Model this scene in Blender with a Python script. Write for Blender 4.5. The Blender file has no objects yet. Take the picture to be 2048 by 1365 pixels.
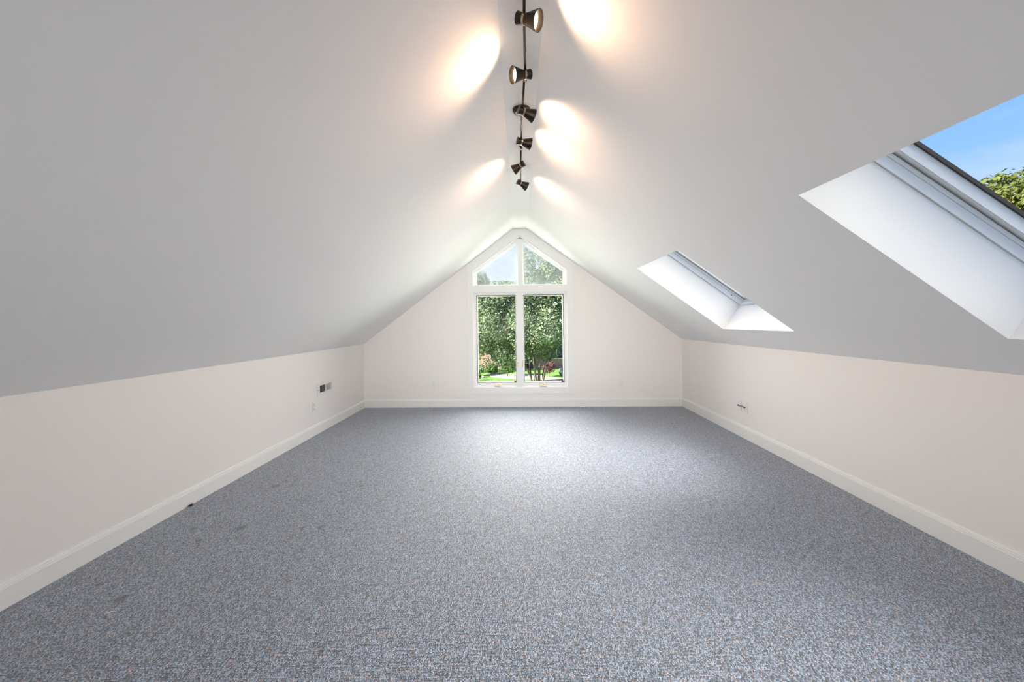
import bpy, bmesh, math, random
from mathutils import Vector, Matrix
sc = bpy.context.scene
COL = sc.collection
PI = math.pi

# ------------------------------------------------------------------ helpers
def link(o, parent=None):
    COL.objects.link(o)
    if parent is not None:
        o.parent = parent
    return o

def tag(o, label=None, cat=None, group=None, kind=None):
    if label: o['label'] = label
    if cat: o['category'] = cat
    if group: o['group'] = group
    if kind: o['kind'] = kind
    return o

def empty(name, loc=(0, 0, 0), rot=None):
    o = bpy.data.objects.new(name, None)
    o.empty_display_size = .1
    o.location = loc
    if rot is not None: o.rotation_euler = rot
    return link(o)

def finish(name, bm, mat, parent=None, smooth=False, recalc=True):
    if recalc:
        bmesh.ops.recalc_face_normals(bm, faces=bm.faces[:])
    me = bpy.data.meshes.new(name)
    bm.to_mesh(me); bm.free()
    for m in (mat if isinstance(mat, (list, tuple)) else [mat]):
        me.materials.append(m)
    if smooth:
        for p in me.polygons: p.use_smooth = True
    o = bpy.data.objects.new(name, me)
    return link(o, parent)

def box(bm, lo, hi, bev=0.0):
    v = [bm.verts.new((x, y, z)) for z in (lo[2], hi[2]) for y in (lo[1], hi[1]) for x in (lo[0], hi[0])]
    fs = [bm.faces.new([v[i] for i in q]) for q in
          ((0, 2, 3, 1), (4, 5, 7, 6), (0, 1, 5, 4), (2, 6, 7, 3), (0, 4, 6, 2), (1, 3, 7, 5))]
    if bev > 0:
        es = list({e for f in fs for e in f.edges})
        bmesh.ops.bevel(bm, geom=es, offset=bev, segments=2, profile=.5, affect='EDGES')

def prism(bm, poly, axis, a, b):
    """extrude a 2D polygon along an axis from a to b; poly gives the other two coordinates in order"""
    def P(p, t):
        return {0: (t, p[0], p[1]), 1: (p[0], t, p[1]), 2: (p[0], p[1], t)}[axis]
    A = [bm.verts.new(P(p, a)) for p in poly]
    B = [bm.verts.new(P(p, b)) for p in poly]
    n = len(poly)
    bm.faces.new(A); bm.faces.new(B[::-1])
    for i in range(n):
        bm.faces.new((A[i], B[i], B[(i + 1) % n], A[(i + 1) % n]))

def ring_prism(bm, outer, inner, axis, a, b):
    """a frame: outer and inner polygons with the same number of points"""
    def P(p, t):
        return {0: (t, p[0], p[1]), 1: (p[0], t, p[1]), 2: (p[0], p[1], t)}[axis]
    n = len(outer)
    V = [[bm.verts.new(P(p, t)) for p in q] for q in (outer, inner) for t in (a, b)]
    oa, ob, ia, ib = V
    for i in range(n):
        j = (i + 1) % n
        bm.faces.new((oa[i], oa[j], ia[j], ia[i]))
        bm.faces.new((ob[i], ib[i], ib[j], ob[j]))
        bm.faces.new((oa[i], ob[i], ob[j], oa[j]))
        bm.faces.new((ia[i], ia[j], ib[j], ib[i]))

def rect(x0, x1, y0, y1):
    return [(x0, y0), (x1, y0), (x1, y1), (x0, y1)]

def lathe(bm, prof, seg=32, M=None):
    """revolve (axial, radius) profile round local X"""
    M = M or Matrix.Identity(4)
    rows = []
    for a, r in prof:
        if r < 1e-6:
            rows.append([bm.verts.new(M @ Vector((a, 0, 0)))])
        else:
            rows.append([bm.verts.new(M @ Vector((a, r * math.cos(2 * PI * k / seg), r * math.sin(2 * PI * k / seg)))) for k in range(seg)])
    for A, B in zip(rows, rows[1:]):
        if len(A) == 1 and len(B) == 1: continue
        for k in range(seg):
            j = (k + 1) % seg
            if len(A) == 1: bm.faces.new((A[0], B[k], B[j]))
            elif len(B) == 1: bm.faces.new((A[k], B[0], A[j]))
            else: bm.faces.new((A[k], B[k], B[j], A[j]))

def tube(bm, pts, radii, seg=10, cap=True):
    pts = [Vector(p) for p in pts]
    if not isinstance(radii, (list, tuple)): radii = [radii] * len(pts)
    rows = []
    for i, p in enumerate(pts):
        t = (pts[min(i + 1, len(pts) - 1)] - pts[max(i - 1, 0)]).normalized()
        up = Vector((0, 0, 1)) if abs(t.z) < .9 else Vector((1, 0, 0))
        s = t.cross(up).normalized(); u = s.cross(t)
        rows.append([bm.verts.new(p + radii[i] * (math.cos(2 * PI * k / seg) * s + math.sin(2 * PI * k / seg) * u)) for k in range(seg)])
    for A, B in zip(rows, rows[1:]):
        for k in range(seg):
            j = (k + 1) % seg
            bm.faces.new((A[k], A[j], B[j], B[k]))
    if cap:
        bm.faces.new(rows[0]); bm.faces.new(rows[-1][::-1])

def axis_matrix(pos, d):
    d = Vector(d).normalized()
    up = Vector((0, 0, 1))
    y = up.cross(d).normalized(); z = d.cross(y)
    return Matrix.Translation(pos) @ Matrix((d, y, z)).transposed().to_4x4()

# ------------------------------------------------------------------ materials
def mat(name, col, rough=.6, metal=0., spec=.5, bump=None, coat=0.):
    m = bpy.data.materials.new(name); m.use_nodes = True
    nt = m.node_tree; b = nt.nodes['Principled BSDF']
    b.inputs['Base Color'].default_value = (*col, 1)
    b.inputs['Roughness'].default_value = rough
    b.inputs['Metallic'].default_value = metal
    b.inputs['Specular IOR Level'].default_value = spec
    if bump:
        scale, strength, dist = bump
        tc = nt.nodes.new('ShaderNodeTexCoord'); n = nt.nodes.new('ShaderNodeTexNoise')
        n.inputs['Scale'].default_value = scale; n.inputs['Detail'].default_value = 4
        bp = nt.nodes.new('ShaderNodeBump'); bp.inputs['Strength'].default_value = strength; bp.inputs['Distance'].default_value = dist
        nt.links.new(tc.outputs['Object'], n.inputs['Vector']); nt.links.new(n.outputs['Fac'], bp.inputs['Height'])
        nt.links.new(bp.outputs['Normal'], b.inputs['Normal'])
    return m

def noisy(name, stops, scale, rough=.8, detail=4., spec=.3, translucent=0., coord='Object'):
    m = mat(name, (.5, .5, .5), rough, 0, spec)
    nt = m.node_tree; b = nt.nodes['Principled BSDF']
    tc = nt.nodes.new('ShaderNodeTexCoord'); n = nt.nodes.new('ShaderNodeTexNoise')
    n.inputs['Scale'].default_value = scale; n.inputs['Detail'].default_value = detail
    r = nt.nodes.new('ShaderNodeValToRGB')
    el = r.color_ramp.elements
    el[0].position, el[0].color = stops[0][0], (*stops[0][1], 1)
    el[1].position, el[1].color = stops[-1][0], (*stops[-1][1], 1)
    for p, c in stops[1:-1]:
        e = el.new(p); e.color = (*c, 1)
    nt.links.new(tc.outputs[coord], n.inputs['Vector']); nt.links.new(n.outputs['Fac'], r.inputs['Fac'])
    nt.links.new(r.outputs['Color'], b.inputs['Base Color'])
    if translucent > 0:
        t = nt.nodes.new('ShaderNodeBsdfTranslucent'); mx = nt.nodes.new('ShaderNodeMixShader'); mx.inputs[0].default_value = translucent
        nt.links.new(r.outputs['Color'], t.inputs['Color'])
        nt.links.new(b.outputs['BSDF'], mx.inputs[1]); nt.links.new(t.outputs['BSDF'], mx.inputs[2])
        nt.links.new(mx.outputs[0], nt.nodes['Material Output'].inputs['Surface'])
    return m

def glass(name, haze=0., haze_col=(.9, .95, 1.)):
    m = bpy.data.materials.new(name); m.use_nodes = True
    nt = m.node_tree; nt.nodes.clear()
    out = nt.nodes.new('ShaderNodeOutputMaterial')
    tr = nt.nodes.new('ShaderNodeBsdfTransparent'); tr.inputs['Color'].default_value = (.98, .99, .985, 1)
    gl = nt.nodes.new('ShaderNodeBsdfGlossy'); gl.inputs['Roughness'].default_value = .02
    lw = nt.nodes.new('ShaderNodeLayerWeight'); pw = nt.nodes.new('ShaderNodeMath'); pw.operation = 'POWER'; pw.inputs[1].default_value = 5.
    fr = nt.nodes.new('ShaderNodeMath'); fr.operation = 'MULTIPLY_ADD'; fr.inputs[1].default_value = .5; fr.inputs[2].default_value = .001
    nt.links.new(lw.outputs['Facing'], pw.inputs[0]); nt.links.new(pw.outputs[0], fr.inputs[0])
    mx = nt.nodes.new('ShaderNodeMixShader')
    nt.links.new(fr.outputs[0], mx.inputs[0]); nt.links.new(tr.outputs[0], mx.inputs[1]); nt.links.new(gl.outputs[0], mx.inputs[2])
    last = mx
    if haze > 0:
        tl = nt.nodes.new('ShaderNodeBsdfDiffuse'); tl.inputs['Color'].default_value = (*haze_col, 1)
        tc = nt.nodes.new('ShaderNodeTexCoord'); n = nt.nodes.new('ShaderNodeTexNoise'); n.inputs['Scale'].default_value = 3.; n.inputs['Detail'].default_value = 5
        mr = nt.nodes.new('ShaderNodeMapRange'); mr.inputs['To Min'].default_value = haze * .5; mr.inputs['To Max'].default_value = haze * 1.5
        m2 = nt.nodes.new('ShaderNodeMixShader')
        nt.links.new(tc.outputs['Object'], n.inputs['Vector']); nt.links.new(n.outputs['Fac'], mr.inputs['Value']); nt.links.new(mr.outputs[0], m2.inputs[0])
        nt.links.new(mx.outputs[0], m2.inputs[1]); nt.links.new(tl.outputs[0], m2.inputs[2]); last = m2
    nt.links.new(last.outputs[0], out.inputs['Surface'])
    return m

def emit(name, col, s):
    m = bpy.data.materials.new(name); m.use_nodes = True
    nt = m.node_tree; nt.nodes.clear()
    out = nt.nodes.new('ShaderNodeOutputMaterial'); e = nt.nodes.new('ShaderNodeEmission')
    e.inputs['Color'].default_value = (*col, 1); e.inputs['Strength'].default_value = s
    nt.links.new(e.outputs[0], out.inputs['Surface'])
    return m

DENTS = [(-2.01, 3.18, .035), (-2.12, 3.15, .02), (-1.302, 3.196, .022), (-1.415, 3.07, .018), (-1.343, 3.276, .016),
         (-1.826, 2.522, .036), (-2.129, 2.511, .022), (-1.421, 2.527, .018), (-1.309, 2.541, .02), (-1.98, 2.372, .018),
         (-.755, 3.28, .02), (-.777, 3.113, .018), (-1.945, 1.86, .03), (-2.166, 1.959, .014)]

def carpet_material():
    m = mat('carpet_berber', (.3, .33, .36), .48, 0, .6)
    nt = m.node_tree; N = nt.nodes; L = nt.links; b = N['Principled BSDF']
    tc = N.new('ShaderNodeTexCoord')
    mp = N.new('ShaderNodeMapping'); mp.inputs['Scale'].default_value = (1, .85, 1)
    L.new(tc.outputs['Object'], mp.inputs['Vector'])
    vo = N.new('ShaderNodeTexVoronoi'); vo.voronoi_dimensions = '2D'; vo.inputs['Scale'].default_value = CARPET_SCALE; vo.inputs['Randomness'].default_value = .8
    L.new(mp.outputs[0], vo.inputs['Vector'])
    sp = N.new('ShaderNodeSeparateColor'); L.new(vo.outputs['Color'], sp.inputs[0])
    # hue of the yarn in short runs
    n1 = N.new('ShaderNodeTexNoise'); n1.noise_dimensions = '2D'; n1.inputs['Scale'].default_value = 42; n1.inputs['Detail'].default_value = 2
    L.new(mp.outputs[0], n1.inputs['Vector'])
    ad = N.new('ShaderNodeMath'); ad.operation = 'MULTIPLY_ADD'; ad.inputs[1].default_value = .24
    L.new(sp.outputs[0], ad.inputs[0])
    ms = N.new('ShaderNodeMath'); ms.operation = 'MULTIPLY_ADD'; ms.inputs[1].default_value = 1.7; ms.inputs[2].default_value = -.49
    L.new(n1.outputs['Fac'], ms.inputs[0]); L.new(ms.outputs[0], ad.inputs[2])
    r = N.new('ShaderNodeValToRGB'); el = r.color_ramp.elements
    st = [(0., (.16, .20, .30)), (.18, (.22, .34, .38)), (.32, (.36, .40, .48)), (.46, (.46, .47, .52)), (.56, (.32, .42, .46)), (.66, (.40, .42, .50)), (.76, (.52, .48, .45)), (.88, (.60, .42, .38)), (1., (.48, .40, .44))]
    el[0].position, el[0].color = st[0][0], (*st[0][1], 1)
    el[1].position, el[1].color = st[-1][0], (*st[-1][1], 1)
    for p, c in st[1:-1]:
        e = el.new(p); e.color = (*c, 1)
    L.new(ad.outputs[0], r.inputs['Fac'])
    # light and dark loops
    br = N.new('ShaderNodeMapRange'); br.inputs['To Min'].default_value = .12; br.inputs['To Max'].default_value = 1.9
    L.new(sp.outputs[1], br.inputs['Value'])
    gap = N.new('ShaderNodeMapRange'); gap.inputs['From Min'].default_value = .25; gap.inputs['From Max'].default_value = .68
    gap.inputs['To Min'].default_value = 1.2; gap.inputs['To Max'].default_value = .06
    L.new(vo.outputs['Distance'], gap.inputs['Value'])
    mu = N.new('ShaderNodeMath'); mu.operation = 'MULTIPLY'; L.new(br.outputs[0], mu.inputs[0]); L.new(gap.outputs[0], mu.inputs[1])
    last = mu.outputs[0]
    # shade of furniture dents, painted as dark spots into the carpet colour
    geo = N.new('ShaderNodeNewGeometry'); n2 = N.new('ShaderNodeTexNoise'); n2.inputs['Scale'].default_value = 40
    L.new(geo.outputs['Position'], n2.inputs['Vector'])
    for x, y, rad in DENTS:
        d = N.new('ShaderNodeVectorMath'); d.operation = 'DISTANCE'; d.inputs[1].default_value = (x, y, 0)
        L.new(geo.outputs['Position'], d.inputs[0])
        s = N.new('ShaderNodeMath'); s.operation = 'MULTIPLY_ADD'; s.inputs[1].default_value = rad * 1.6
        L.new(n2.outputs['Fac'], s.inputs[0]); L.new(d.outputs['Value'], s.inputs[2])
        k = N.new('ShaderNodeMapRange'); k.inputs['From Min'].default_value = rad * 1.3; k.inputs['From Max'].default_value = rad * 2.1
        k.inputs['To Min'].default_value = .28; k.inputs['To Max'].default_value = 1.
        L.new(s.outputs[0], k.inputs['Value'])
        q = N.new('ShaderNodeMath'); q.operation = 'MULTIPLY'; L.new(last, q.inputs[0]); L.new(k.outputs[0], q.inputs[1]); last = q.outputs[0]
    mc = N.new('ShaderNodeVectorMath'); mc.operation = 'SCALE'
    L.new(r.outputs['Color'], mc.inputs[0]); L.new(last, mc.inputs['Scale'])
    gm = N.new('ShaderNodeVectorMath'); gm.operation = 'MULTIPLY'; gm.inputs[1].default_value = CARPET_TINT
    L.new(mc.outputs[0], gm.inputs[0])
    L.new(gm.outputs[0], b.inputs['Base Color'])
    bp = N.new('ShaderNodeBump'); bp.invert = True; bp.inputs['Strength'].default_value = .9; bp.inputs['Distance'].default_value = .004
    L.new(vo.outputs['Distance'], bp.inputs['Height']); L.new(bp.outputs['Normal'], b.inputs['Normal'])
    b.inputs['Sheen Weight'].default_value = .42; b.inputs['Sheen Roughness'].default_value = .5
    return m

CARPET_SCALE = 180.
CARPET_TINT = (.66, .72, .83)
M_wall = mat('wall_paint_warm_white', (.86, .828, .806), .65, 0, .3, (180, .06, .002))
M_ceil = mat('ceiling_paint_white', (.89, .875, .862), .75, 0, .25, (120, .08, .002))
M_trim = mat('trim_semi_gloss_white', (.83, .83, .81), .55, 0, .2)
M_white = mat('window_frame_white', (.84, .84, .83), .6, 0, .15)
M_well = mat('light_well_white', (.86, .845, .815), .6, 0, .3)
M_rubber = mat('dark_gasket', (.055, .048, .042), .5, 0, .3)
M_liner = mat('window_screen_rim', (.28, .27, .26), .5)
M_clad = mat('aluminium_cladding_grey', (.16, .16, .165), .45, .6)
M_glass = glass('clear_glass')
M_dusty = glass('dusty_upper_glass', .28)
M_bronze = mat('dark_bronze', (.055, .042, .032), .38, .85, .5)
M_brass = mat('satin_brass', (.55, .42, .28), .25, 1.)
M_gold = mat('brass_hardware', (.52, .42, .28), .35, 1.)
M_shade_in = mat('shade_inside_white', (.8, .72, .6), .4)
M_bulb = emit('lit_bulb', (1., .82, .58), 14.)
M_plastic = mat('outlet_white_plastic', (.82, .82, .8), .35)
M_slot = mat('outlet_slot_dark', (.05, .05, .05), .6)
M_duct = mat('duct_dark_inside', (.06, .05, .045), .8)
M_vent = mat('register_white_enamel', (.80, .79, .77), .4)
M_louver = mat('register_louver_grey', (.55, .55, .54), .45)
M_black = mat('black_cable_rubber', (.02, .02, .02), .5)
M_thread = mat('white_thread', (.85, .84, .82), .8)
M_crumb = mat('brown_dry_leaf', (.06, .035, .03), .9)
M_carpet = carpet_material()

# ------------------------------------------------------------------ room
XL, XR, D, YB = -2.4447, 2.4803, 6.17, -3.0
KL, KR = .995, 1.023
A1, A2, ZR = -.078, .130, 2.754
SR = (ZR - KR) / (XR - A2); SL = (ZR - KL) / (A1 - XL)
zr = lambda x: ZR - SR * (x - A2)
zl = lambda x: ZR - SL * (A1 - x)
SKY = [(.762, 1.896), (3.299, 4.433), (-1.775, -.641)]     # skylight openings along the room; the last is unseen, added for its light
UX0, UX1 = 1.303, 2.223
# gable window opening
OX0, OX1, OZ0, OZK, OPX, OPZ = -.722, .757, .293, 2.12, .0275, 2.655

def quads(name, faces, m, solid=None, rim=True, parent=None):
    bm = bmesh.new(); cache = {}
    def V(p):
        k = tuple(round(c, 5) for c in p)
        if k not in cache: cache[k] = bm.verts.new(p)
        return cache[k]
    for f in faces: bm.faces.new([V(p) for p in f])
    o = finish(name, bm, m, parent, recalc=False)
    if solid:
        s = o.modifiers.new('thickness', 'SOLIDIFY'); s.thickness = solid; s.offset = -1; s.use_rim = rim
    return o

# floor
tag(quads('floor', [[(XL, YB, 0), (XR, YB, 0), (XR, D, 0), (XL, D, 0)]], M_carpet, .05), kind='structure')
# knee walls and end walls (normals face the room)
tag(quads('wall_left', [[(XL, D, 0), (XL, D, KL), (XL, YB, KL), (XL, YB, 0)]], M_wall, .12), kind='structure')
tag(quads('wall_right', [[(XR, D, 0), (XR, YB, 0), (XR, YB, KR), (XR, D, KR)]], M_wall, .12), kind='structure')
w = lambda x, z: (x, D, z)
mid = (A1 + A2) / 2
tag(quads('wall_back', [
    [w(XL, 0), w(OX0, 0), w(OX0, OZ0), w(OX0, OZK), w(OX0, zl(OX0)), w(XL, KL)],
    [w(OX0, 0), w(OX1, 0), w(OX1, OZ0), w(OX0, OZ0)],
    [w(OX1, 0), w(XR, 0), w(XR, KR), w(OX1, zr(OX1)), w(OX1, OZK), w(OX1, OZ0)],
    [w(OX0, OZK), w(OPX, OPZ), w(mid, ZR), w(A1, ZR), w(OX0, zl(OX0))],
    [w(OPX, OPZ), w(OX1, OZK), w(OX1, zr(OX1)), w(A2, ZR), w(mid, ZR)]], M_wall, .14), kind='structure')
f = lambda x, z: (x, YB, z)
QX0, QX1, QZ0, QZ1 = -1.50, 1.55, .55, 1.58
tag(quads('wall_front', [[f(XR, 0), f(QX1, 0), f(QX1, QZ0), f(QX1, QZ1), f(QX1, zr(QX1)), f(XR, KR)],
    [f(QX1, 0), f(QX0, 0), f(QX0, QZ0), f(QX1, QZ0)],
    [f(QX0, 0), f(XL, 0), f(XL, KL), f(QX0, zl(QX0)), f(QX0, QZ1), f(QX0, QZ0)],
    [f(QX1, QZ1), f(QX0, QZ1), f(QX0, zl(QX0)), f(A1, ZR), f(A2, ZR), f(QX1, zr(QX1))]], M_wall, .12), kind='structure')
# plain unseen window added behind the camera to light the far wall
W4 = tag(empty('window_4'), kind='structure')
bm = bmesh.new()
ring_prism(bm, rect(QX0 - .09, QX1 + .09, QZ0 - .09, QZ1 + .09), rect(QX0, QX1, QZ0, QZ1), 1, YB + .0005, YB + .02); finish('casing', bm, M_trim, W4)
bm = bmesh.new()
ring_prism(bm, rect(QX0, QX1, QZ0, QZ1), rect(QX0 + .05, QX1 - .05, QZ0 + .05, QZ1 - .05), 1, YB - .12, YB + .01)
box(bm, (-.01, YB - .11, QZ0 + .05), (.06, YB - .02, QZ1 - .05)); finish('frame', bm, M_white, W4)
bm = bmesh.new(); prism(bm, rect(QX0 + .04, QX1 - .04, QZ0 + .04, QZ1 - .04), 1, YB - .07, YB - .065); finish('pane', bm, M_glass, W4)
# ceiling : left slope, narrow flat ridge, right slope with two skylight openings and the added rear one
cf = []
def R4(x0, x1, y0, y1, zf):
    cf.append([(x0, y0, zf(x0)), (x0, y1, zf(x0)), (x1, y1, zf(x1)), (x1, y0, zf(x1))])
R4(XL, A1, YB, D, zl)
R4(A1, A2, YB, D, lambda x: ZR)
ys = sorted([YB, D] + [v for s in SKY for v in s])
for y0, y1 in zip(ys, ys[1:]):
    R4(A2, UX0, y0, y1, zr)
    if not any(abs(s[0] - y0) < 1e-6 for s in SKY): R4(UX0, UX1, y0, y1, zr)
    R4(UX1, XR, y0, y1, zr)
tag(quads('ceiling', cf, M_ceil, .04, rim=False), kind='structure')

# baseboards : board with a stepped cap moulding
def base_profile(h):
    c = h - .026
    return [(0, 0), (.015, 0), (.015, c), (.0125, c + .004), (.0125, c + .010), (.009, c + .014), (.009, c + .019), (.005, c + .026), (0, c + .026)]
def baseboard(name, side, h):
    bm = bmesh.new(); p = base_profile(h)
    if side == 'left': prism(bm, [(XL + t, z) for t, z in p], 1, YB, D - .001)
    elif side == 'right': prism(bm, [(XR - t, z) for t, z in p], 1, YB, D - .001)
    elif side == 'back': prism(bm, [(D - t, z) for t, z in p], 0, XL + .001, XR - .001)
    else: prism(bm, [(YB + t, z) for t, z in p], 0, XL + .001, XR - .001)
    return tag(finish(name, bm, M_trim), kind='structure')
baseboard('baseboard_left', 'left', .123); baseboard('baseboard_right', 'right', .133)
baseboard('baseboard_back', 'back', .126); baseboard('baseboard_front', 'front', .126)

# ------------------------------------------------------------------ gable window
W1 = tag(empty('window_1', (0, 0, 0)), kind='structure')
hole = [(OX0, OZ0), (OX1, OZ0), (OX1, OZK), (OPX, OPZ), (OX0, OZK)]
def house(x0, x1, z0, zk, inset_apex):
    return [(x0, z0), (x1, z0), (x1, zk), (OPX, inset_apex), (x0, zk)]
# casing : flat boards round the opening, running up under both slopes and cut flat at the ridge
CX0, CX1, CZ0 = -.803, .850, .209
bm = bmesh.new()
e = .0015
OUT = [(CX0, CZ0), (CX1, CZ0), (CX1, zr(CX1) - e), (A2, ZR - e), (A1, ZR - e), (CX0, zl(CX0) - e)]
INN = [(OX0, OZ0), (OX1, OZ0), (OX1, OZK), (OPX + .001, OPZ), (OPX - .001, OPZ), (OX0, OZK)]
ring_prism(bm, OUT, INN, 1, D - .020, D - .0005)
finish('casing', bm, M_trim, W1)
bm = bmesh.new()   # thin raised back band round the casing's sides and foot
prism(bm, [(CX0, zl(CX0) - .02), (CX0, CZ0), (CX1, CZ0), (CX1, zr(CX1) - .02), (CX1 - .012, zr(CX1) - .012), (CX1 - .012, CZ0 + .012), (CX0 + .012, CZ0 + .012), (CX0 + .012, zl(CX0) - .012)], 1, D - .024, D - .019)
finish('back_band', bm, M_trim, W1)
# jamb lining the opening
bm = bmesh.new()
def inset(poly_t):
    x0, x1, z0, zk, ap = OX0, OX1, OZ0, OZK, OPZ
    t = poly_t
    k = math.hypot(1, (OPZ - OZK) / (OPX - OX0))
    s = (OPZ - OZK) / (OPX - OX0)
    return [(x0 + t, z0 + t), (x1 - t, z0 + t), (x1 - t, zk - t * (k - s)), (OPX, ap - t * k), (x0 + t, zk - t * (k - s))]
ring_prism(bm, hole, inset(.016), 1, D - .012, D + .14)
finish('jamb', bm, M_white, W1)
# transom rail between upper and lower lights
bm = bmesh.new(); box(bm, (OX0 + .012, D - .010, 1.776), (OX1 - .012, D + .13, 1.888), .002)
finish('transom_rail', bm, M_trim, W1)
# central mullions
bm = bmesh.new(); box(bm, (-.004, D - .006, 1.888), (.068, D + .12, 2.60), .002)
finish('upper_mullion', bm, M_white, W1)
bm = bmesh.new(); box(bm, (-.022, D + .004, .310), (.048, D + .12, 1.776), .002)
box(bm, (-.030, D + .018, .310), (-.020, D + .12, 1.776)); box(bm, (.046, D + .018, .310), (.056, D + .12, 1.776))
finish('lower_mullion', bm, M_white, W1)
# sloping upper lights : stepped glazing frames and dusty panes
sl = (OPZ - OZK) / (OPX - OX0)
def trap(x0, x1, z0, off, left):
    # z of the sloped top edge, lowered by off
    k = math.hypot(1, sl)
    f = lambda x: OPZ - sl * abs(x - OPX) - off * k
    if left: return [(x0, z0), (x1, z0), (x1, f(x1)), (x0, f(x0))]
    return [(x0, z0), (x1, z0), (x1, f(x1)), (x0, f(x0))]
for left in (True, False):
    bm = bmesh.new()
    steps = [(.000, .022, D + .030, D + .12), (.016, .036, D + .050, D + .12), (.030, .048, D + .066, D + .12)]
    for o0, o1, ya, yb in steps:
        def rr(o):
            if left: return trap(OX0 + .014 + o, -.002 - max(0, o - .030), 1.886 + o * .35, .012 + o, True)
            return trap(.066 + max(0, o - .030), OX1 - .014 - o, 1.886 + o * .35, .012 + o, False)
        ring_prism(bm, rr(o0), rr(o1), 1, ya, yb)
    fr = finish('upper_frame', bm, M_white, W1)
    bm = bmesh.new(); prism(bm, rr(.046), 1, D + .088, D + .093)
    pn = finish('pane', bm, [M_glass, M_dusty], fr)
    pn.data.polygons[0].material_index = 1
# casement sashes
for x0, x1, side in ((OX0 + .016, -.028, -1), (.054, OX1 - .016, 1)):
    z0, z1 = .309, 1.776
    bm = bmesh.new()
    ring_prism(bm, rect(x0, x1, z0, z1), rect(x0 + .018, x1 - .018, z0 + .018, z1 - .018), 1, D + .030, D + .12)
    ring_prism(bm, rect(x0 + .014, x1 - .014, z0 + .014, z1 - .014), rect(x0 + .040, x1 - .010, z0 + .052, z1 - .034) if side < 0 else rect(x0 + .010, x1 - .040, z0 + .052, z1 - .034), 1, D + .046, D + .12)
    sash = finish('casement_sash', bm, M_white, W1)
    xa, xb = (x0 + .040, x1 - .010) if side < 0 else (x0 + .010, x1 - .040)
    za, zb = z0 + .052, z1 - .034
    bm = bmesh.new()
    ring_prism(bm, rect(xa - .001, xb + .001, za - .001, zb + .001), rect(xa + .014, xb - .014, za + .010, zb - .014), 1, D + .062, D + .075)
    finish('screen_rim', bm, M_liner, sash)
    bm = bmesh.new()
    ring_prism(bm, rect(xa + .012, xb - .012, za + .008, zb - .012), rect(xa + .019, xb - .019, za + .015, zb - .020), 1, D + .078, D + .11)
    finish('glazing_bead', bm, M_white, sash)
    bm = bmesh.new(); prism(bm, rect(xa + .015, xb - .015, za + .011, zb - .015), 1, D + .094, D + .099)
    finish('pane', bm, M_glass, sash)
    # crank operator on the bottom rail
    cx = -.338 if side < 0 else .359
    bm = bmesh.new()
    prism(bm, [(cx - .055, .325), (cx + .055, .325), (cx + .042, .336), (cx + .012, .345), (cx - .012, .345), (cx - .042, .336)], 1, D - .002, D + .032)
    tube(bm, [(cx + .012, D + .006, .340), (cx + .018, D - .012, .352), (cx + .020, D - .016, .362)], [.006, .005, .007], 8)
    tube(bm, [(cx - .005, D - .004, .345), (cx - .03, D - .012, .337), (cx - .05, D - .014, .333)], .005, 8)
    finish('crank_handle', bm, M_gold, W1, smooth=False)
    # sash lock lever beside the mullion
    lx = -.030 if side < 0 else .056
    bm = bmesh.new()
    box(bm, (lx - .005, D + .012, .62), (lx + .005, D + .03, .72), .002)
    tube(bm, [(lx, D + .014, .69), (lx - side * .004, D - .004, .66), (lx - side * .006, D - .008, .615)], [.006, .005, .004], 8)
    finish('sash_lock', bm, M_gold, W1)
    # small dark corner latch at the outer foot
    bm = bmesh.new(); box(bm, (xb - .050, D + .070, za + .012), (xb - .016, D + .084, za + .030), .003)
    finish('corner_latch', bm, M_rubber, sash)

# ------------------------------------------------------------------ roof skylights
th = math.atan(SR); UL = (UX1 - UX0) / math.cos(th)
def skylight(idx, y0, y1):
    VL = y1 - y0
    r = tag(empty('window_%d' % idx, (UX0, y0, zr(UX0)), (0, th, 0)), kind='structure')
    def tubeframe(name, z0, z1, ins, t, m, parent, skip=None):
        bm = bmesh.new()
        ring_prism(bm, rect(ins - t, UL - ins + t, ins - t, VL - ins + t), rect(ins, UL - ins, ins, VL - ins), 2, z0, z1)
        return finish(name, bm, m, parent)
    tubeframe('light_well', .0004, .318, 0, .02, M_well, r)
    bm = bmesh.new()
    for z0, z1, ins in ((.321, .366, .007), (.366, .372, .001), (.372, .392, .007)):
        ring_prism(bm, rect(-.03, UL + .03, -.03, VL + .03), rect(ins, UL - ins, ins, VL - ins), 2, z0, z1)
    ring_prism(bm, rect(-.03, UL + .03, -.03, VL + .03), rect(.0, UL, .0, VL), 2, .395, .47)
    fr = finish('frame', bm, M_white, r)
    tubeframe('frame_gap', .391, .396, .004, .03, M_rubber, r)
    bm = bmesh.new()
    ring_prism(bm, rect(.004, UL - .004, .004, VL - .004), rect(.034, UL - .034, .034, VL - .034), 2, .400, .455)
    ring_prism(bm, rect(.018, UL - .018, .018, VL - .018), rect(.028, UL - .028, .028, VL - .028), 2, .396, .401)
    sash = finish('sash', bm, M_white, r)
    tubeframe('gasket', .455, .472, .043, .03, M_rubber, sash)
    bm = bmesh.new(); prism(bm, rect(.02, UL - .02, .02, VL - .02), 2, .473, .479)
    finish('pane', bm, M_glass, sash)
    tubeframe('roof_cladding', .480, .50, .006, .09, M_clad, r)
    for u in (.085, UL - .14):
        bm = bmesh.new()
        lathe(bm, [(0, .0), (0, .005), (.003, .005), (.004, .0035), (.004, 0)], 14, Matrix.Translation((u, VL - .007, .352)) @ Matrix.Rotation(-PI / 2, 4, 'Z'))
        finish('screw_cap', bm, M_rubber, fr)
    return r
for i, (a, b_) in enumerate(SKY): skylight(i + 2, a, b_)  # the last one is the added unseen skylight

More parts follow.
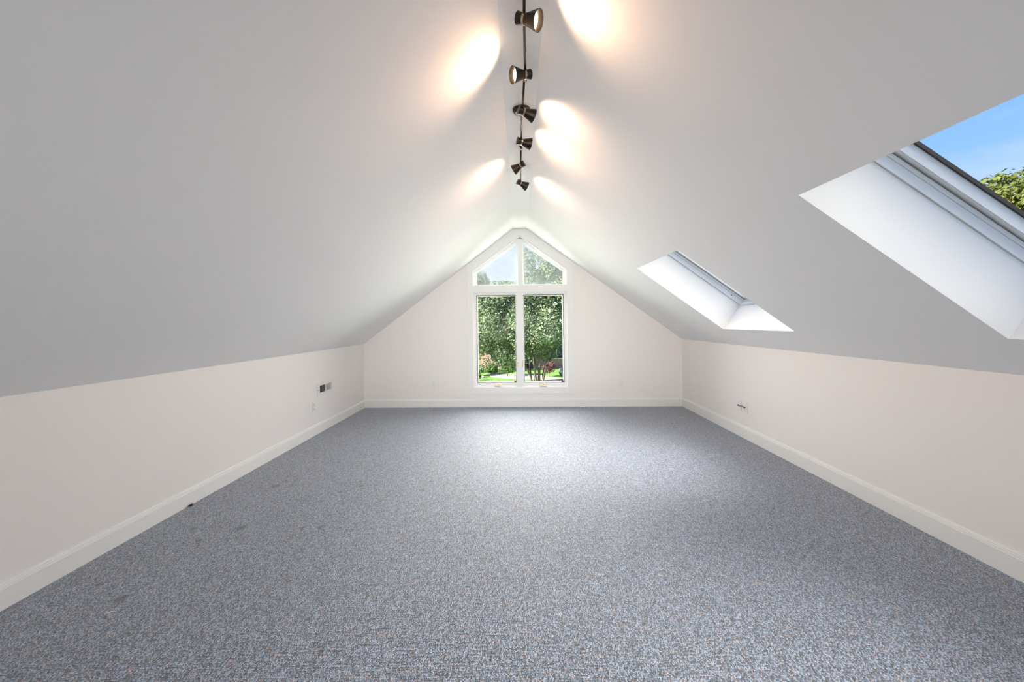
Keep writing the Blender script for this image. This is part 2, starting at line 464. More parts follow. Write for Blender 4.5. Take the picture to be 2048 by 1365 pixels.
# ------------------------------------------------------------------ ceiling track light
TL = tag(empty('ceiling_track_light', (.035, 2.69, ZR)), 'dark bronze track light with six cone spotlights hanging along the ridge ceiling', 'ceiling light')
O = Vector((.035, 2.69, ZR))
RZ = 2.668 - ZR
bm = bmesh.new()
lathe(bm, [(0, 0), (0, .060), (.010, .060), (.018, .054), (.024, .040), (.026, .012), (.026, 0)], 40, axis_matrix((0, 0, -.0005), (0, 0.00001, -1)))
finish('canopy', bm, M_bronze, TL, smooth=False)
bm = bmesh.new(); tube(bm, [(0, 0, -.025), (0, 0, RZ + .004)], .008, 14)
finish('stem', bm, M_brass, TL)
def P(x, y, z=2.668): return Vector((x, y, z)) - O
for pts in ([(.036, 1.36), (.040, 1.80), (.051, 2.14), (.051, 2.19)], [(.046, 2.21), (.042, 2.43), (.036, 2.69), (.034, 3.06)], [(.032, 3.09), (.032, 3.45), (.032, 3.84)]):
    bm = bmesh.new(); tube(bm, [P(*p) for p in pts], .0065, 12)
    finish('rod', bm, M_bronze, TL, smooth=True)
for x, y in ((.0485, 2.20), (.033, 3.075)):
    bm = bmesh.new(); tube(bm, [P(x - .004, y - .02, 2.666), P(x + .004, y + .02, 2.666)], .010, 12)
    box(bm, tuple(P(x - .007, y - .012, 2.650)), tuple(P(x + .007, y + .012, 2.668)), .002)
    finish('joint', bm, M_bronze, TL)
HEADS = [((.041, 1.753), (.86, -.33, -.38)), ((.046, 2.148), (-.88, -.38, -.22)), ((.046, 2.528), (.87, .36, -.22)),
         ((.036, 2.950), (.94, .28, -.13)), ((.032, 3.395), (-.85, .33, -.40)), ((.032, 3.831), (.86, .34, -.37))]
SPOT_W, SPILL_W = 1.0, 4.4
for (x, y), d in HEADS:
    c = P(x, y, 2.652)
    Mx = axis_matrix(c, d)
    bm = bmesh.new()
    lathe(bm, [(-.036, 0), (-.036, .0265), (-.034, .0280), (-.007, .0225), (.007, .0225), (.070, .0435), (.0715, .0435), (.0705, .0415), (.018, .021), (.014, 0)], 40, Mx)
    hd = finish('spotlight_head', bm, M_bronze, TL, smooth=False)
    bm = bmesh.new()
    lathe(bm, [(-.006, .0222), (-.0055, .0246), (.0055, .0246), (.006, .0222)], 40, Mx)
    finish('neck_ring', bm, M_brass, hd)
    bm = bmesh.new()
    lathe(bm, [(.016, .010), (.030, .019), (.047, .0305), (.050, .0305), (.052, .022), (.053, 0)], 28, Mx)
    finish('bulb', bm, M_bulb, hd, smooth=True)
    ld = bpy.data.lights.new('bulb_light', 'SPOT'); ld.energy = SPOT_W; ld.color = (1., .58, .35)
    ld.spot_size = math.radians(50); ld.spot_blend = 1.; ld.shadow_soft_size = .02
    lo = bpy.data.objects.new('bulb_light', ld); link(lo, TL)
    dv = Vector(d).normalized()
    lo.location = c + dv * .062
    lo.rotation_euler = dv.to_track_quat('-Z', 'Y').to_euler()
    l2 = ld.copy(); l2.name = 'bulb_spill'; l2.energy = SPILL_W; l2.spot_size = math.radians(142)
    lo2 = bpy.data.objects.new('bulb_spill', l2); link(lo2, TL); lo2.location = lo.location; lo2.rotation_euler = lo.rotation_euler

# ------------------------------------------------------------------ outlets, register, plates
def outlet(loc, rz, label):
    t = tag(empty('wall_outlet', loc, (0, 0, rz)), label, 'outlet', 'duplex wall outlets')
    bm = bmesh.new(); box(bm, (-.036, -.006, -.058), (.036, -.0005, .058), .0025); finish('cover_plate', bm, M_plastic, t)
    for s in (1, -1):
        bm = bmesh.new()
        pr = [(.0165 * math.cos(a), s * .0235 + max(-.0125, min(.0125, .0165 * math.sin(a)))) for a in [2 * PI * k / 20 for k in range(20)]]
        prism(bm, pr, 1, -.0085, -.005)
        soc = finish('socket', bm, M_plastic, t)
        bm = bmesh.new()
        zc = s * .0235
        box(bm, (-.0075, -.0092, zc - .002), (-.0050, -.0083, zc + .007)); box(bm, (.0050, -.0092, zc - .001), (.0075, -.0083, zc + .006))
        box(bm, (-.0025, -.0092, zc - .0095), (.0025, -.0083, zc - .0055))
        finish('slots', bm, M_slot, soc)
    bm = bmesh.new(); lathe(bm, [(.005, 0), (.005, .003), (.0085, .0028), (.009, 0)], 10, Matrix.Rotation(-PI / 2, 4, 'Z')); finish('screw', bm, M_plastic, t)
    return t
outlet((-1.340, D, .352), 0, 'white duplex outlet low on the window wall, left of the gable window')
outlet((1.560, D, .353), 0, 'white duplex outlet low on the window wall, right of the gable window')
outlet((XL, 4.630, .340), PI / 2, 'white duplex outlet low on the left knee wall beneath the air register')

# air register on the left knee wall
V = tag(empty('air_vent', (XL, 4.897, .524), (0, 0, PI / 2)), 'white metal air register with one dark bank of louvers on the left knee wall', 'air vent')
bm = bmesh.new()     # local x runs along the wall to the window, y into the wall
hw, hh = .185, .070
ring_prism(bm, rect(-hw, hw, -hh, hh), rect(-.128, .170, -.043, .043), 1, -.007, -.0005)
box(bm, (.004, -.008, -.044), (.026, -.0005, .044))
finish('face_plate', bm, M_vent, V)
bm = bmesh.new(); box(bm, (-.128, -.0025, -.043), (.004, -.0012, .043)); finish('duct_opening', bm, M_duct, V)
bm = bmesh.new()
for k in range(9):
    z = -.038 + k * .0095
    prism(bm, [(-.0062, z - .0005), (-.0050, z - .0005), (-.0026, z + .0016), (-.0034, z + .002)], 0, -.128, .004)
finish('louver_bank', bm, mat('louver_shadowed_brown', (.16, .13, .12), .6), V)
bm = bmesh.new()
for k in range(14):
    x = .030 + k * .0098
    prism(bm, [(x, -.0065), (x + .0085, -.003), (x + .0085, -.0022), (x, -.0055)], 2, -.043, .043)
finish('louver_bank', bm, M_vent, V)
bm = bmesh.new(); box(bm, (-.166, -.012, -.006), (-.128, -.006, .000), .001); box(bm, (-.172, -.020, -.008), (-.164, -.005, .002), .001); finish('damper_lever', bm, M_louver, V)
for x in (-.158, .178):
    bm = bmesh.new(); lathe(bm, [(.006, 0), (.006, .004), (.009, .003), (.0095, 0)], 10, Matrix.Translation((x, 0, .022)) @ Matrix.Rotation(-PI / 2, 4, 'Z')); finish('screw', bm, M_louver, V)

# two blank plates and a short black cable on the right knee wall
def plate(y, label):
    t = tag(empty('wall_plate', (XR, y, .346), (0, 0, -PI / 2)), label, 'wall plate', 'cable wall plates')
    bm = bmesh.new(); box(bm, (-.036, -.006, -.058), (.036, -.0005, .058), .0025); finish('cover_plate', bm, M_plastic, t)
    bm = bmesh.new(); lathe(bm, [(.005, 0), (.005, .007), (.009, .007), (.009, .0045), (.013, .0045), (.013, 0)], 12, Matrix.Rotation(-PI / 2, 4, 'Z')); finish('jack', bm, M_louver, t)
    for z in (.042, -.042):
        bm = bmesh.new(); lathe(bm, [(.005, 0), (.005, .003), (.0075, .0025), (.008, 0)], 10, Matrix.Translation((0, 0, z)) @ Matrix.Rotation(-PI / 2, 4, 'Z')); finish('screw', bm, M_louver, t)
plate(4.590, 'white cable wall plate on the right knee wall, the one nearer the window')
plate(4.468, 'white cable wall plate on the right knee wall, the one farther from the window')
cb = tag(empty('jumper_cable', (XR, 4.53, .350)), 'short black jumper cable bridging the two white plates on the right knee wall', 'cable')
bm = bmesh.new(); tube(bm, [(-.017, .060, -.004), (-.024, .045, -.004), (-.026, .01, -.002), (-.026, -.025, .001), (-.024, -.046, .000), (-.017, -.062, -.004)], .0042, 10); finish('cord', bm, M_black, cb)
for y in (.060, -.062):
    bm = bmesh.new(); tube(bm, [(-.0135, y, -.004), (-.026, y, -.004)], .0075, 12); finish('plug', bm, M_black, cb)

# bits lying on the carpet
bm = bmesh.new(); tube(bm, [(0, 0, .003), (.003, .006, .004), (.006, .0125, .0045), (.0105, .018, .004), (.0165, .0215, .003), (.026, .0235, .003)], [.0008, .0014, .0020, .0022, .0016, .0007], 8)
th_o = finish('thread', bm, M_thread); th_o.location = (-1.911, 1.752, 0); tag(th_o, 'tiny curved white thread lying on the carpet near the left baseboard', 'thread')
bm = bmesh.new(); bmesh.ops.create_icosphere(bm, subdivisions=2, radius=1)
random.seed(3)
for v in bm.verts: v.co = Vector((v.co.x * .011, v.co.y * .020, v.co.z * .007)) * random.uniform(.75, 1.25)
cr = finish('leaf_crumb', bm, M_crumb); cr.location = (XL + .028, 2.825, .007); tag(cr, 'small brown crumb on the carpet against the left baseboard', 'crumb')

# ------------------------------------------------------------------ outdoors
GZ = -3.2
M_leaf = noisy('crape_myrtle_leaves', [(.25, (.12, .17, .11)), (.5, (.22, .29, .17)), (.72, (.38, .45, .26))], 1.3, .6, 6, .3, .3)
M_leaf2 = noisy('maple_leaves', [(.3, (.07, .095, .02)), (.5, (.13, .16, .035)), (.7, (.22, .23, .055))], 1.6, .6, 6, .3, .35)
M_leaf3 = noisy('hedge_leaves', [(.3, (.05, .11, .03)), (.5, (.11, .22, .06)), (.7, (.2, .34, .10))], 3., .7, 6, .3, .25)
M_leaf4 = noisy('burgundy_leaves', [(.3, (.10, .05, .05)), (.5, (.19, .10, .09)), (.7, (.27, .18, .15))], 3., .7, 6, .3, .25)
M_bark = noisy('crape_myrtle_bark', [(.3, (.12, .085, .07)), (.5, (.24, .18, .15)), (.7, (.36, .29, .24))], 4., .85)
M_petal = mat('white_petals', (.80, .80, .70), .7)
M_grass = noisy('lawn_grass', [(.3, (.12, .24, .05)), (.5, (.20, .36, .08)), (.7, (.30, .46, .13))], 2.2, .9, 8)
M_path = noisy('pale_concrete', [(.3, (.50, .42, .38)), (.7, (.62, .54, .48))], 2., .9, 6)
M_road = noisy('grey_asphalt', [(.3, (.10, .10, .11)), (.7, (.16, .16, .165))], 5., .9)
M_mulch = noisy('brown_mulch', [(.3, (.10, .07, .055)), (.7, (.22, .16, .13))], 6., .95)
M_shingle = noisy('roof_shingles', [(.3, (.24, .17, .15)), (.7, (.36, .26, .22))], 6., .9)
M_paintw = mat('white_house_paint', (.72, .71, .68), .6)
M_dkglass = mat('dark_house_glass', (.03, .04, .05), .08)
M_carpaint = mat('silver_blue_car_paint', (.42, .47, .55), .25, .5)
M_tyre = mat('tyre_rubber', (.02, .02, .02), .8)
M_hub = mat('wheel_alloy', (.5, .5, .52), .3, .9)
M_lamp = mat('clear_lamp_lens', (.7, .72, .75), .1)
M_stone = mat('white_stone', (.66, .63, .58), .9)

def brick_material():
    m = mat('salmon_brick', (.5, .3, .25), .85)
    nt = m.node_tree; b = nt.nodes['Principled BSDF']
    tc = nt.nodes.new('ShaderNodeTexCoord'); mp = nt.nodes.new('ShaderNodeMapping'); mp.inputs['Rotation'].default_value = (PI / 2, 0, 0)
    bt = nt.nodes.new('ShaderNodeTexBrick'); bt.inputs['Scale'].default_value = 3.2
    bt.inputs['Color1'].default_value = (.46, .24, .19, 1); bt.inputs['Color2'].default_value = (.36, .18, .15, 1); bt.inputs['Mortar'].default_value = (.52, .46, .42, 1)
    nt.links.new(tc.outputs['Object'], mp.inputs[0]); nt.links.new(mp.outputs[0], bt.inputs['Vector']); nt.links.new(bt.outputs['Color'], b.inputs['Base Color'])
    return m
M_brick = brick_material()

# ground
def flat(name, poly, z, m, t=.02):
    bm = bmesh.new(); prism(bm, poly, 2, z - t, z); return tag(finish(name, bm, m), kind='structure')
flat('lawn', [(-60, 6.6), (60, 6.6), (60, 90), (-60, 90)], GZ, M_grass, .1)
flat('path', [(-2.9, 33.9), (-2.2, 32.6), (-.9, 31.5), (1.0, 31.0), (2.2, 30.7), (2.9, 30.45), (6, 30.1), (9, 30.0), (9, 31.2), (5, 31.4), (3.2, 31.6), (2.4, 32.3), (1.5, 33.6), (.4, 34.2), (-1.2, 34.0), (-2.4, 34.4)], GZ + .025, M_path)
flat('road', [(1.2, 29.3), (12, 28.8), (12, 29.9), (6, 30.05), (2.9, 30.35), (1.4, 30.5)], GZ + .02, M_road)
flat('mulch_bed', [(.2 + 1.9 * math.cos(a), 27.4 + 1.6 * math.sin(a)) for a in [2 * PI * k / 28 for k in range(28)]], GZ + .03, M_mulch)

def leaf_cloud(bm, blobs, n, size, rng, shell=.55, cut=None):
    """scatter folded leaves through a set of ellipsoid blobs (centre, radii)"""
    tot = sum(b[1][0] * b[1][1] + b[1][1] * b[1][2] + b[1][0] * b[1][2] for b in blobs)
    for c, r in blobs:
        k = int(n * (r[0] * r[1] + r[1] * r[2] + r[0] * r[2]) / tot)
        for _ in range(k):
            d = Vector((rng.gauss(0, 1), rng.gauss(0, 1), rng.gauss(0, 1))).normalized()
            q = shell + (1 - shell) * rng.random() ** .6
            p = Vector((c[0] + d.x * r[0] * q, c[1] + d.y * r[1] * q, c[2] + d.z * r[2] * q))
            if cut and cut(p): continue
            s = size * rng.uniform(.6, 1.35)
            a = Vector((rng.gauss(0, 1), rng.gauss(0, 1), rng.gauss(0, .6))).normalized()
            nrm = (d + Vector((rng.gauss(0, .6), rng.gauss(0, .6), rng.gauss(0, .6) + .5))).normalized()
            b = nrm.cross(a)
            if b.length < .05: continue
            b.normalize(); a = b.cross(nrm)
            v = [bm.verts.new(p - a * s * .5), bm.verts.new(p + b * s * .28 + nrm * s * .08), bm.verts.new(p + a * s * .5), bm.verts.new(p - b * s * .28 + nrm * s * .08)]
            bm.faces.new((v[0], v[1], v[2])); bm.faces.new((v[0], v[2], v[3]))

def blobs_in(c, r, n, br, rng, zsq=.85):
    out = []
    for _ in range(n):
        d = Vector((rng.gauss(0, 1), rng.gauss(0, 1), rng.gauss(0, 1))).normalized()
        q = rng.random() ** .4
        k = rng.uniform(.7, 1.3) * br
        out.append(((c[0] + d.x * r[0] * q, c[1] + d.y * r[1] * q, c[2] + d.z * r[2] * q), (k, k, k * zsq)))
    return out

def tree(name, base, blobs, stems, n, size, m, label, seed, cut=None, group=None, cat='tree', shell=.5):
    rng = random.Random(seed)
    t = tag(empty(name, base), label, cat, group)
    bo = Vector(base)
    for pts, r0, r1 in stems:
        bm = bmesh.new()
        k = len(pts)
        tube(bm, [Vector(p) - bo for p in pts], [r0 + (r1 - r0) * i / (k - 1) for i in range(k)], 8)
        finish('trunk', bm, M_bark, t, smooth=True)
    bm = bmesh.new()
    leaf_cloud(bm, [((c[0] - bo.x, c[1] - bo.y, c[2] - bo.z), r) for c, r in blobs], n, size, rng, shell, (lambda p: cut(p + bo)) if cut else None)
    finish('crown', bm, m, t, recalc=False)
    return t

rng = random.Random(11)
# the big flowering tree filling the window
tb = (1.15, 27.2, GZ + .03)
def gap(p):   # open sky at the upper left of the crown
    u = (p.x) / p.y * 27; z = (p.z - 1.32) / p.y * 27
    return z > 2.75 and -1.9 - (z - 2.75) * .2 < u < .05
blobs = blobs_in((.7, 27.2, 2.1), (3.9, 2.6, 3.7), 80, .85, rng) + blobs_in((-1.5, 27, .7), (2.1, 1.3, 2.6), 44, .75, rng) + blobs_in((1.8, 27, 4.6), (2.6, 1.6, 1.8), 26, .75, rng) + blobs_in((2.6, 27, 1.8), (2.0, 1.6, 3.0), 30, .75, rng) + blobs_in((-3.0, 27, 3.4), (.9, 1., 1.3), 10, .7, rng)
blobs = [b for b in blobs if b[0][2] > -.95 - .3 * max(0, -b[0][0])]
stems = [([tb, (1.05, 27.2, -2.0), (.75, 27.1, -.6), (.3, 27, 1.0), (.0, 27, 2.6)], .085, .03),
         ([(1.3, 27.3, tb[2]), (1.35, 27.3, -1.9), (1.5, 27.3, -.5), (1.7, 27.3, 1.5), (1.8, 27.2, 3.5)], .10, .03),
         ([(1.45, 27.1, tb[2]), (1.75, 27.1, -2.0), (2.15, 27, -1.1), (2.7, 27, -.2), (3.3, 27, .8)], .085, .03),
         ([(.95, 27.1, tb[2]), (.6, 27.1, -2.1), (.05, 27, -1.2), (-.45, 27, -.5), (-1.0, 27, .4)], .08, .025),
         ([(.8, 27.4, tb[2]), (.75, 27.4, -2.2), (.65, 27.4, -1.2), (.62, 27.4, .2)], .07, .03),
         ([(1.2, 27.0, tb[2]), (1.0, 26.9, -2.2), (.95, 26.8, -1.2), (1.1, 26.7, .3)], .06, .025),
         ([(1.55, 27.4, tb[2]), (1.6, 27.5, -2.3), (1.95, 27.6, -1.2), (2.3, 27.7, .2)], .06, .025)]
T1 = tree('crape_myrtle_tree', tb, blobs, stems, 60000, .16, M_leaf, 'large multi-stemmed flowering green tree filling the gable window view', 5, cut=gap)
def petal_bm(rg):
    bm = bmesh.new()
    for _ in range(26):
        p = Vector((rg.gauss(0, .05), rg.gauss(0, .05), rg.gauss(0, .06)))
        a = Vector((rg.gauss(0, 1), rg.gauss(0, 1), rg.gauss(0, 1))).normalized(); b = a.orthogonal().normalized()
        s = rg.uniform(.03, .06)
        v = [bm.verts.new(p + a * s), bm.verts.new(p + b * s), bm.verts.new(p - a * s), bm.verts.new(p - b * s)]
        bm.faces.new(v)
    return bm
fl = finish('blossom', petal_bm(rng), M_petal, T1, recalc=False)
first = True
for k in range(44):
    c, r = rng.choice(blobs)
    p = Vector((c[0] + rng.uniform(-.5, .5), c[1] - r[1] * rng.uniform(.9, 1.15), c[2] + rng.uniform(-.4, .5)))
    if gap(p) or p.x < -.2 and rng.random() < .6: continue
    o = fl if first else fl.copy()
    if not first: link(o, T1)
    first = False
    o.location = p - Vector(tb); k2 = rng.uniform(.7, 1.5); o.scale = (k2, k2, k2 * .8); o.rotation_euler = (rng.uniform(-.5, .5), rng.uniform(-.5, .5), rng.uniform(0, 6))

# trees beyond it
r2 = random.Random(21)
tree('shade_tree', (-5.2, 35, GZ), blobs_in((-4.9, 35, 2.2), (2.7, 2.0, 4.2), 46, 1.0, r2), [([(-5.2, 35, GZ), (-5.1, 35, -.8), (-4.9, 35, 2.5)], .2, .08)], 9000, .24, M_leaf, 'leafy green tree standing left of the flowering tree, behind the clipped hedge', 6)
tree('shade_tree', (6.2, 51, GZ), blobs_in((5.6, 51, 4.2), (4.6, 2.4, 5.4), 60, 1.3, r2), [([(6.2, 51, GZ), (6.2, 51, 0), (6.0, 51, 4)], .25, .1)], 10000, .3, M_leaf, 'tall green tree rising behind the right side of the flowering tree', 7)
# tree seen through the near skylight
r3 = random.Random(31)
mb = blobs_in((14.75, 12, 3.7), (1.6, 1.6, 1.75), 90, .38, r3) + [((13.75, 12, 5.15), (.32, .3, .25)), ((14.1, 12, 5.3), (.3, .3, .22)), ((13.35, 12, 4.95), (.25, .3, .2)), ((13.3, 12, 4.6), (.28, .3, .28)), ((13.7, 12, 4.6), (.4, .4, .4))]
tree('maple_tree', (15.6, 12.1, GZ), mb, [([(15.6, 12.1, GZ), (15.6, 12.1, 0), (15.5, 12, 2.6), (15.4, 12, 4)], .16, .05), ([(15.6, 12.1, 1.0), (14.9, 12, 2.8), (14.3, 12, 4.3)], .07, .02)], 14000, .15, M_leaf2, 'olive green tree top seen through the near skylight against blue sky', 8, shell=.3)

# hedge shrubs, burgundy shrub
def shrub(name, base, rad, n, size, m, label, seed, group=None, boxy=False):
    rg = random.Random(seed)
    t = tag(empty(name, base), label, 'shrub', group)
    bm = bmesh.new()
    bl = blobs_in((0, 0, rad[2]), (rad[0] * .7, rad[1] * .7, rad[2] * .65), 18, min(rad) * .5, rg, .8)
    leaf_cloud(bm, bl, n, size, rg, .4)
    finish('foliage', bm, m, t, recalc=False)
    bm = bmesh.new(); tube(bm, [(0, 0, 0), (.02, 0, rad[2])], [.05, .03], 8); finish('stem', bm, M_bark, t)
    return t
shrub('hedge_shrub', (-3.55, 33.2, GZ), (.75, .7, .55), 2600, .12, M_leaf3, 'rounded green hedge shrub at the left edge of the window view', 41, 'hedge shrubs across the lawn')
shrub('hedge_shrub', (-2.45, 34.6, GZ), (.75, .7, .50), 2400, .12, M_leaf3, 'clipped low green hedge shrub above the bend of the pale path', 42, 'hedge shrubs across the lawn')
shrub('hedge_shrub', (-1.0, 32.9, GZ), (1.0, .7, 1.0), 3600, .13, M_leaf3, 'taller loose green shrub beside the flowering tree trunks', 43, 'hedge shrubs across the lawn')
shrub('garden_plant', (-3.20, 30.6, GZ), (.28, .28, .30), 500, .11, M_leaf3, 'small bright green plant on the lawn at the lower left of the window', 44)
shrub('burgundy_shrub', (2.35, 32.4, GZ + .02), (.65, .5, .75), 2400, .10, M_leaf4, 'burgundy leaved shrub right of the flowering tree trunks', 45)
# white stone, white marker post
bm = bmesh.new(); bmesh.ops.create_icosphere(bm, subdivisions=3, radius=1); random.seed(9)
for v in bm.verts: v.co = Vector((v.co.x * .24, v.co.y * .16, v.co.z * .10)) * random.uniform(.9, 1.1)
st = finish('garden_stone', bm, M_stone, smooth=True); st.location = (-3.05, 32.2, GZ + .08); tag(st, 'pale garden stone lying in front of the clipped hedge', 'stone')
mk = tag(empty('marker_post', (1.12, 29.6, GZ)), 'short white marker post behind the flowering tree trunks', 'post')
bm = bmesh.new(); box(bm, (-.06, -.06, 0), (.06, .06, .52), .01); finish('post', bm, M_paintw, mk)
bm = bmesh.new(); prism(bm, [(-.08, .52), (.08, .52), (0, .60)], 1, -.08, .08); finish('post_cap', bm, M_paintw, mk)

# brick house across the lawn
H = tag(empty('brick_house', (1., 38.5, GZ)), 'salmon brick house with brown shingle roof beyond the trees', 'house')
bm = bmesh.new(); box(bm, (-9, 0, 0), (9, 8, 2.9)); finish('wall', bm, M_brick, H)
bm = bmesh.new(); prism(bm, [(-.5, 2.8), (8.5, 2.8), (8.5, 2.95), (4, 5.6), (-.5, 2.95)], 0, -9.5, 9.5); finish('roof', bm, M_shingle, H)
for x in (-6.6, -3.2, 2.6, 6.2):
    bm = bmesh.new(); ring_prism(bm, rect(x - .65, x + .65, .9, 2.3), rect(x - .57, x + .57, .98, 2.22), 1, -.06, .0); box(bm, (x - .02, -.05, .98), (x + .02, .0, 2.22)); wf = finish('house_window', bm, M_paintw, H)
    bm = bmesh.new(); box(bm, (x - .57, -.03, .98), (x + .57, -.01, 2.22)); finish('pane', bm, M_dkglass, wf)
bm = bmesh.new(); box(bm, (-.5, -.05, 0), (.5, 0, 2.1), .01); finish('house_door', bm, mat('dark_door_paint', (.05, .05, .07), .5), H)
bm = bmesh.new(); box(bm, (-9.5, -.6, 2.70), (9.5, -.45, 2.86)); finish('gutter', bm, M_paintw, H)

# parked car, nose to the left
CAR = tag(empty('car', (5.35, 30.75, GZ + .025)), 'silver blue parked car nosing in at the lower right of the window', 'car')
bm = bmesh.new()
side = [(-2.2, .32), (-2.22, .55), (-2.12, .78), (-1.2, .93), (-.95, .95), (-.25, 1.40), (.3, 1.46), (1.0, 1.42), (1.75, 1.02), (2.15, .95), (2.22, .6), (2.18, .32)]
secs = [(-.86, .90), (-.82, .98), (-.60, 1.0), (0, 1.01), (.60, 1.0), (.82, .98), (.86, .90)]
rows = []
for y, k in secs:
    rows.append([bm.verts.new((x, y * (1 if z < 1.0 else .86), .32 + (z - .32) * k)) for x, z in side])
for Aq, Bq in zip(rows, rows[1:]):
    for i in range(len(side) - 1): bm.faces.new((Aq[i], Aq[i + 1], Bq[i + 1], Bq[i]))
    bm.faces.new((Aq[-1], Aq[0], Bq[0], Bq[-1]))
bm.faces.new(rows[0]); bm.faces.new(rows[-1][::-1])
finish('body', bm, M_carpaint, CAR, smooth=False)
bm = bmesh.new(); prism(bm, [(-.78, .98), (-.22, 1.34), (.25, 1.385), (.25, .98)], 1, -.80, -.74); prism(bm, [(.33, .98), (.33, 1.385), (.95, 1.35), (1.55, 1.0)], 1, -.80, -.74); finish('side_window', bm, M_dkglass, CAR)
bm = bmesh.new(); v = [bm.verts.new(p) for p in ((-.97, -.62, .965), (-.97, .62, .965), (-.30, .58, 1.40), (-.30, -.58, 1.40))]; bm.faces.new(v); bmesh.ops.solidify(bm, geom=bm.faces[:], thickness=.02); finish('windscreen', bm, M_dkglass, CAR)
for x in (-1.38, 1.35):
    for y in (-.80, .80):
        bm = bmesh.new(); lathe(bm, [(-.1, 0), (-.1, .24), (-.1, .31), (-.07, .33), (.07, .33), (.1, .31), (.1, 0)], 24, Matrix.Translation((x, y, .33)) @ Matrix.Rotation(PI / 2, 4, 'Z')); wh = finish('wheel', bm, M_tyre, CAR)
        bm = bmesh.new(); lathe(bm, [(-.115, 0), (-.11, .20), (.11, .20), (.115, 0)], 20, Matrix.Translation((x, y, .33)) @ Matrix.Rotation(PI / 2, 4, 'Z')); finish('hub', bm, M_hub, wh)
for y in (-.62, .62):
    bm = bmesh.new(); box(bm, (-2.24, y - .18, .62), (-2.05, y + .18, .76), .03); finish('headlight', bm, M_lamp, CAR)
bm = bmesh.new(); box(bm, (-2.25, -.85, .34), (-2.15, .85, .50), .03); finish('bumper', bm, M_tyre, CAR)

# ------------------------------------------------------------------ sky and light
wd = bpy.data.worlds.new('sky'); sc.world = wd; wd.use_nodes = True
nt = wd.node_tree; nt.nodes.clear()
out = nt.nodes.new('ShaderNodeOutputWorld'); bg = nt.nodes.new('ShaderNodeBackground'); bg.inputs['Strength'].default_value = .385
tc = nt.nodes.new('ShaderNodeTexCoord'); sx = nt.nodes.new('ShaderNodeSeparateXYZ')
nt.links.new(tc.outputs['Generated'], sx.inputs[0])
rp = nt.nodes.new('ShaderNodeValToRGB'); el = rp.color_ramp.elements
el[0].position, el[0].color = 0., (.80, .88, .95, 1)
el[1].position, el[1].color = 1., (.13, .33, .85, 1)
for p, c in ((.17, (.68, .81, .96)), (.235, (.33, .60, .97)), (.45, (.20, .46, .96))):
    e_ = el.new(p); e_.color = (*c, 1)
nt.links.new(sx.outputs['Z'], rp.inputs['Fac'])
mp = nt.nodes.new('ShaderNodeMapping'); mp.inputs['Scale'].default_value = (1.2, 1.6, 4.5); mp.inputs['Rotation'].default_value = (.15, .35, .6)
nz = nt.nodes.new('ShaderNodeTexNoise'); nz.inputs['Scale'].default_value = 2.6; nz.inputs['Detail'].default_value = 7; nz.inputs['Roughness'].default_value = .55
nt.links.new(tc.outputs['Generated'], mp.inputs[0]); nt.links.new(mp.outputs[0], nz.inputs['Vector'])
cr_ = nt.nodes.new('ShaderNodeMapRange'); cr_.inputs['From Min'].default_value = .40; cr_.inputs['From Max'].default_value = .78; cr_.inputs['To Max'].default_value = .75
nt.links.new(nz.outputs['Fac'], cr_.inputs['Value'])
mx = nt.nodes.new('ShaderNodeMixRGB'); mx.inputs[2].default_value = (.72, .82, 1., 1)
nt.links.new(cr_.outputs[0], mx.inputs[0]); nt.links.new(rp.outputs['Color'], mx.inputs[1]); nt.links.new(mx.outputs[0], bg.inputs['Color'])
nt.links.new(bg.outputs[0], out.inputs['Surface'])

def add_sun(d, e, col, ang):
    ld = bpy.data.lights.new('sun', 'SUN'); ld.energy = e; ld.color = col; ld.angle = math.radians(ang)
    o = link(bpy.data.objects.new('sun', ld)); o.rotation_euler = Vector(d).to_track_quat('-Z', 'Y').to_euler(); return o
add_sun((.80, .38, -.46), 6.2, (1., .93, .82), 1.)

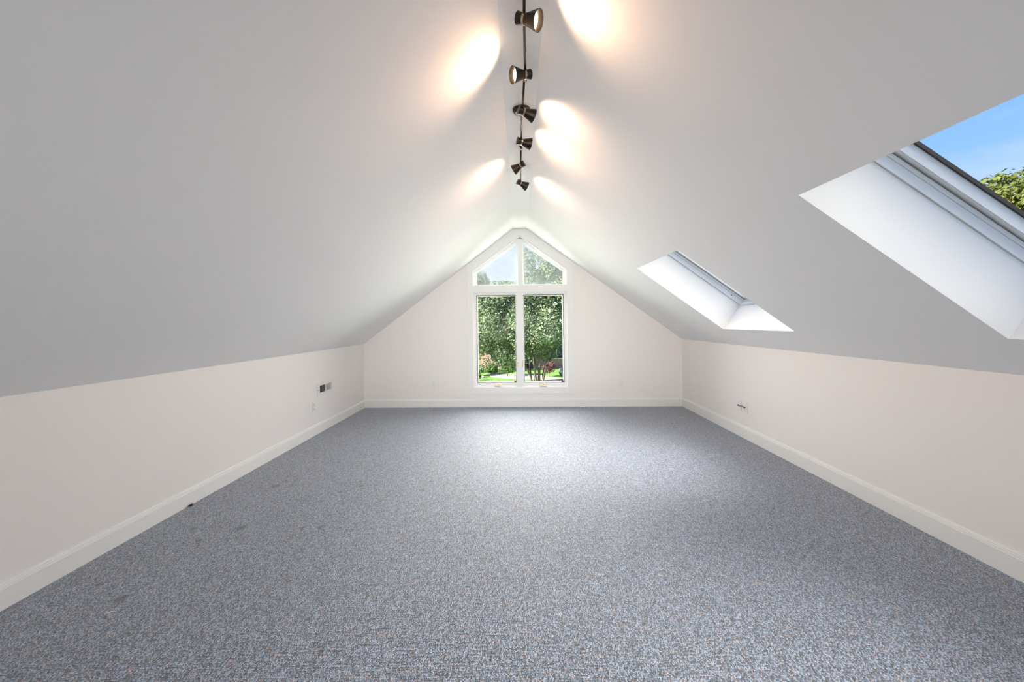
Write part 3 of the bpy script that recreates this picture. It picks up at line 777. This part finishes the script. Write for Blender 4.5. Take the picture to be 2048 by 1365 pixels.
def area(loc, n, sx_, sy_, e, col):
    ld = bpy.data.lights.new('daylight', 'AREA'); ld.shape = 'RECTANGLE'; ld.size = sx_; ld.size_y = sy_; ld.energy = e; ld.color = col
    o = link(bpy.data.objects.new('daylight', ld)); o.location = loc; o.rotation_euler = Vector(n).to_track_quat('-Z', 'Y').to_euler(); return o
WIN_W, SKY_WS = 25., (3.8, 6.8, 1.)
REAR_FILL_W = 7.2
DAY = (1., .955, .915)
area((.0175, D + .35, 1.06), (0, -1, -.24), 1.36, 1.34, WIN_W * .88, DAY).data.spread = math.radians(130)
area((.0175, D + .17, 2.10), (0, -1, -.05), 1.10, .58, WIN_W * .25, DAY)
area((.025, YB - .14, 1.06), (0, 1, 0), 2.9, .92, REAR_FILL_W, DAY).data.spread = math.radians(42)  # added fill light at the added rear window, beamed at the far wall
nv = Vector((math.sin(th), 0, math.cos(th))); uv = Vector((math.cos(th), 0, -math.sin(th)))
for k, (a, b_) in enumerate(SKY):
    c = Vector((UX0, (a + b_) / 2, zr(UX0))) + uv * UL / 2 + nv * .53
    ld = bpy.data.lights.new('daylight', 'AREA'); ld.shape = 'RECTANGLE'; ld.size = UL - .1; ld.size_y = b_ - a - .1; ld.energy = SKY_WS[k]; ld.color = (1., .925, .86); ld.spread = math.radians(70)
    o = link(bpy.data.objects.new('daylight', ld)); o.matrix_world = Matrix.Translation(c) @ Matrix.Rotation(th, 4, 'Y')

# ------------------------------------------------------------------ camera
yaw, pitch, roll, CXp, CYp, F = .0375, .0008, -.0127, 1008.07, 643.53, 796.
def rot(c, s, i, j):
    m = Matrix.Identity(3); m[i][i] = c; m[i][j] = s; m[j][i] = -s; m[j][j] = c; return m
R = rot(math.cos(roll), math.sin(roll), 0, 2) @ rot(math.cos(pitch), math.sin(pitch), 1, 2) @ rot(math.cos(yaw), math.sin(yaw), 0, 1)
right, fwd, up = R[0], R[1], R[2]
cm = Matrix((right, up, -fwd)).transposed().to_4x4(); cm.translation = (0, 0, 1.32)
cd = bpy.data.cameras.new('camera'); cd.sensor_width = 36; cd.sensor_fit = 'HORIZONTAL'; cd.lens = F / 2048 * 36
cd.shift_x = (1024 - CXp) / 2048; cd.shift_y = (CYp - 682.5) / 2048; cd.clip_start = .05; cd.clip_end = 500
co = link(bpy.data.objects.new('camera', cd)); co.matrix_world = cm
sc.camera = co

vs = sc.view_settings
vs.view_transform = 'Standard'; vs.look = 'None'; vs.exposure = 1.47; vs.gamma = 1.; vs.use_curve_mapping = False
sc.cycles.max_bounces = 14; sc.cycles.diffuse_bounces = 10; sc.cycles.transparent_max_bounces = 24
sc.cycles.use_denoising = True
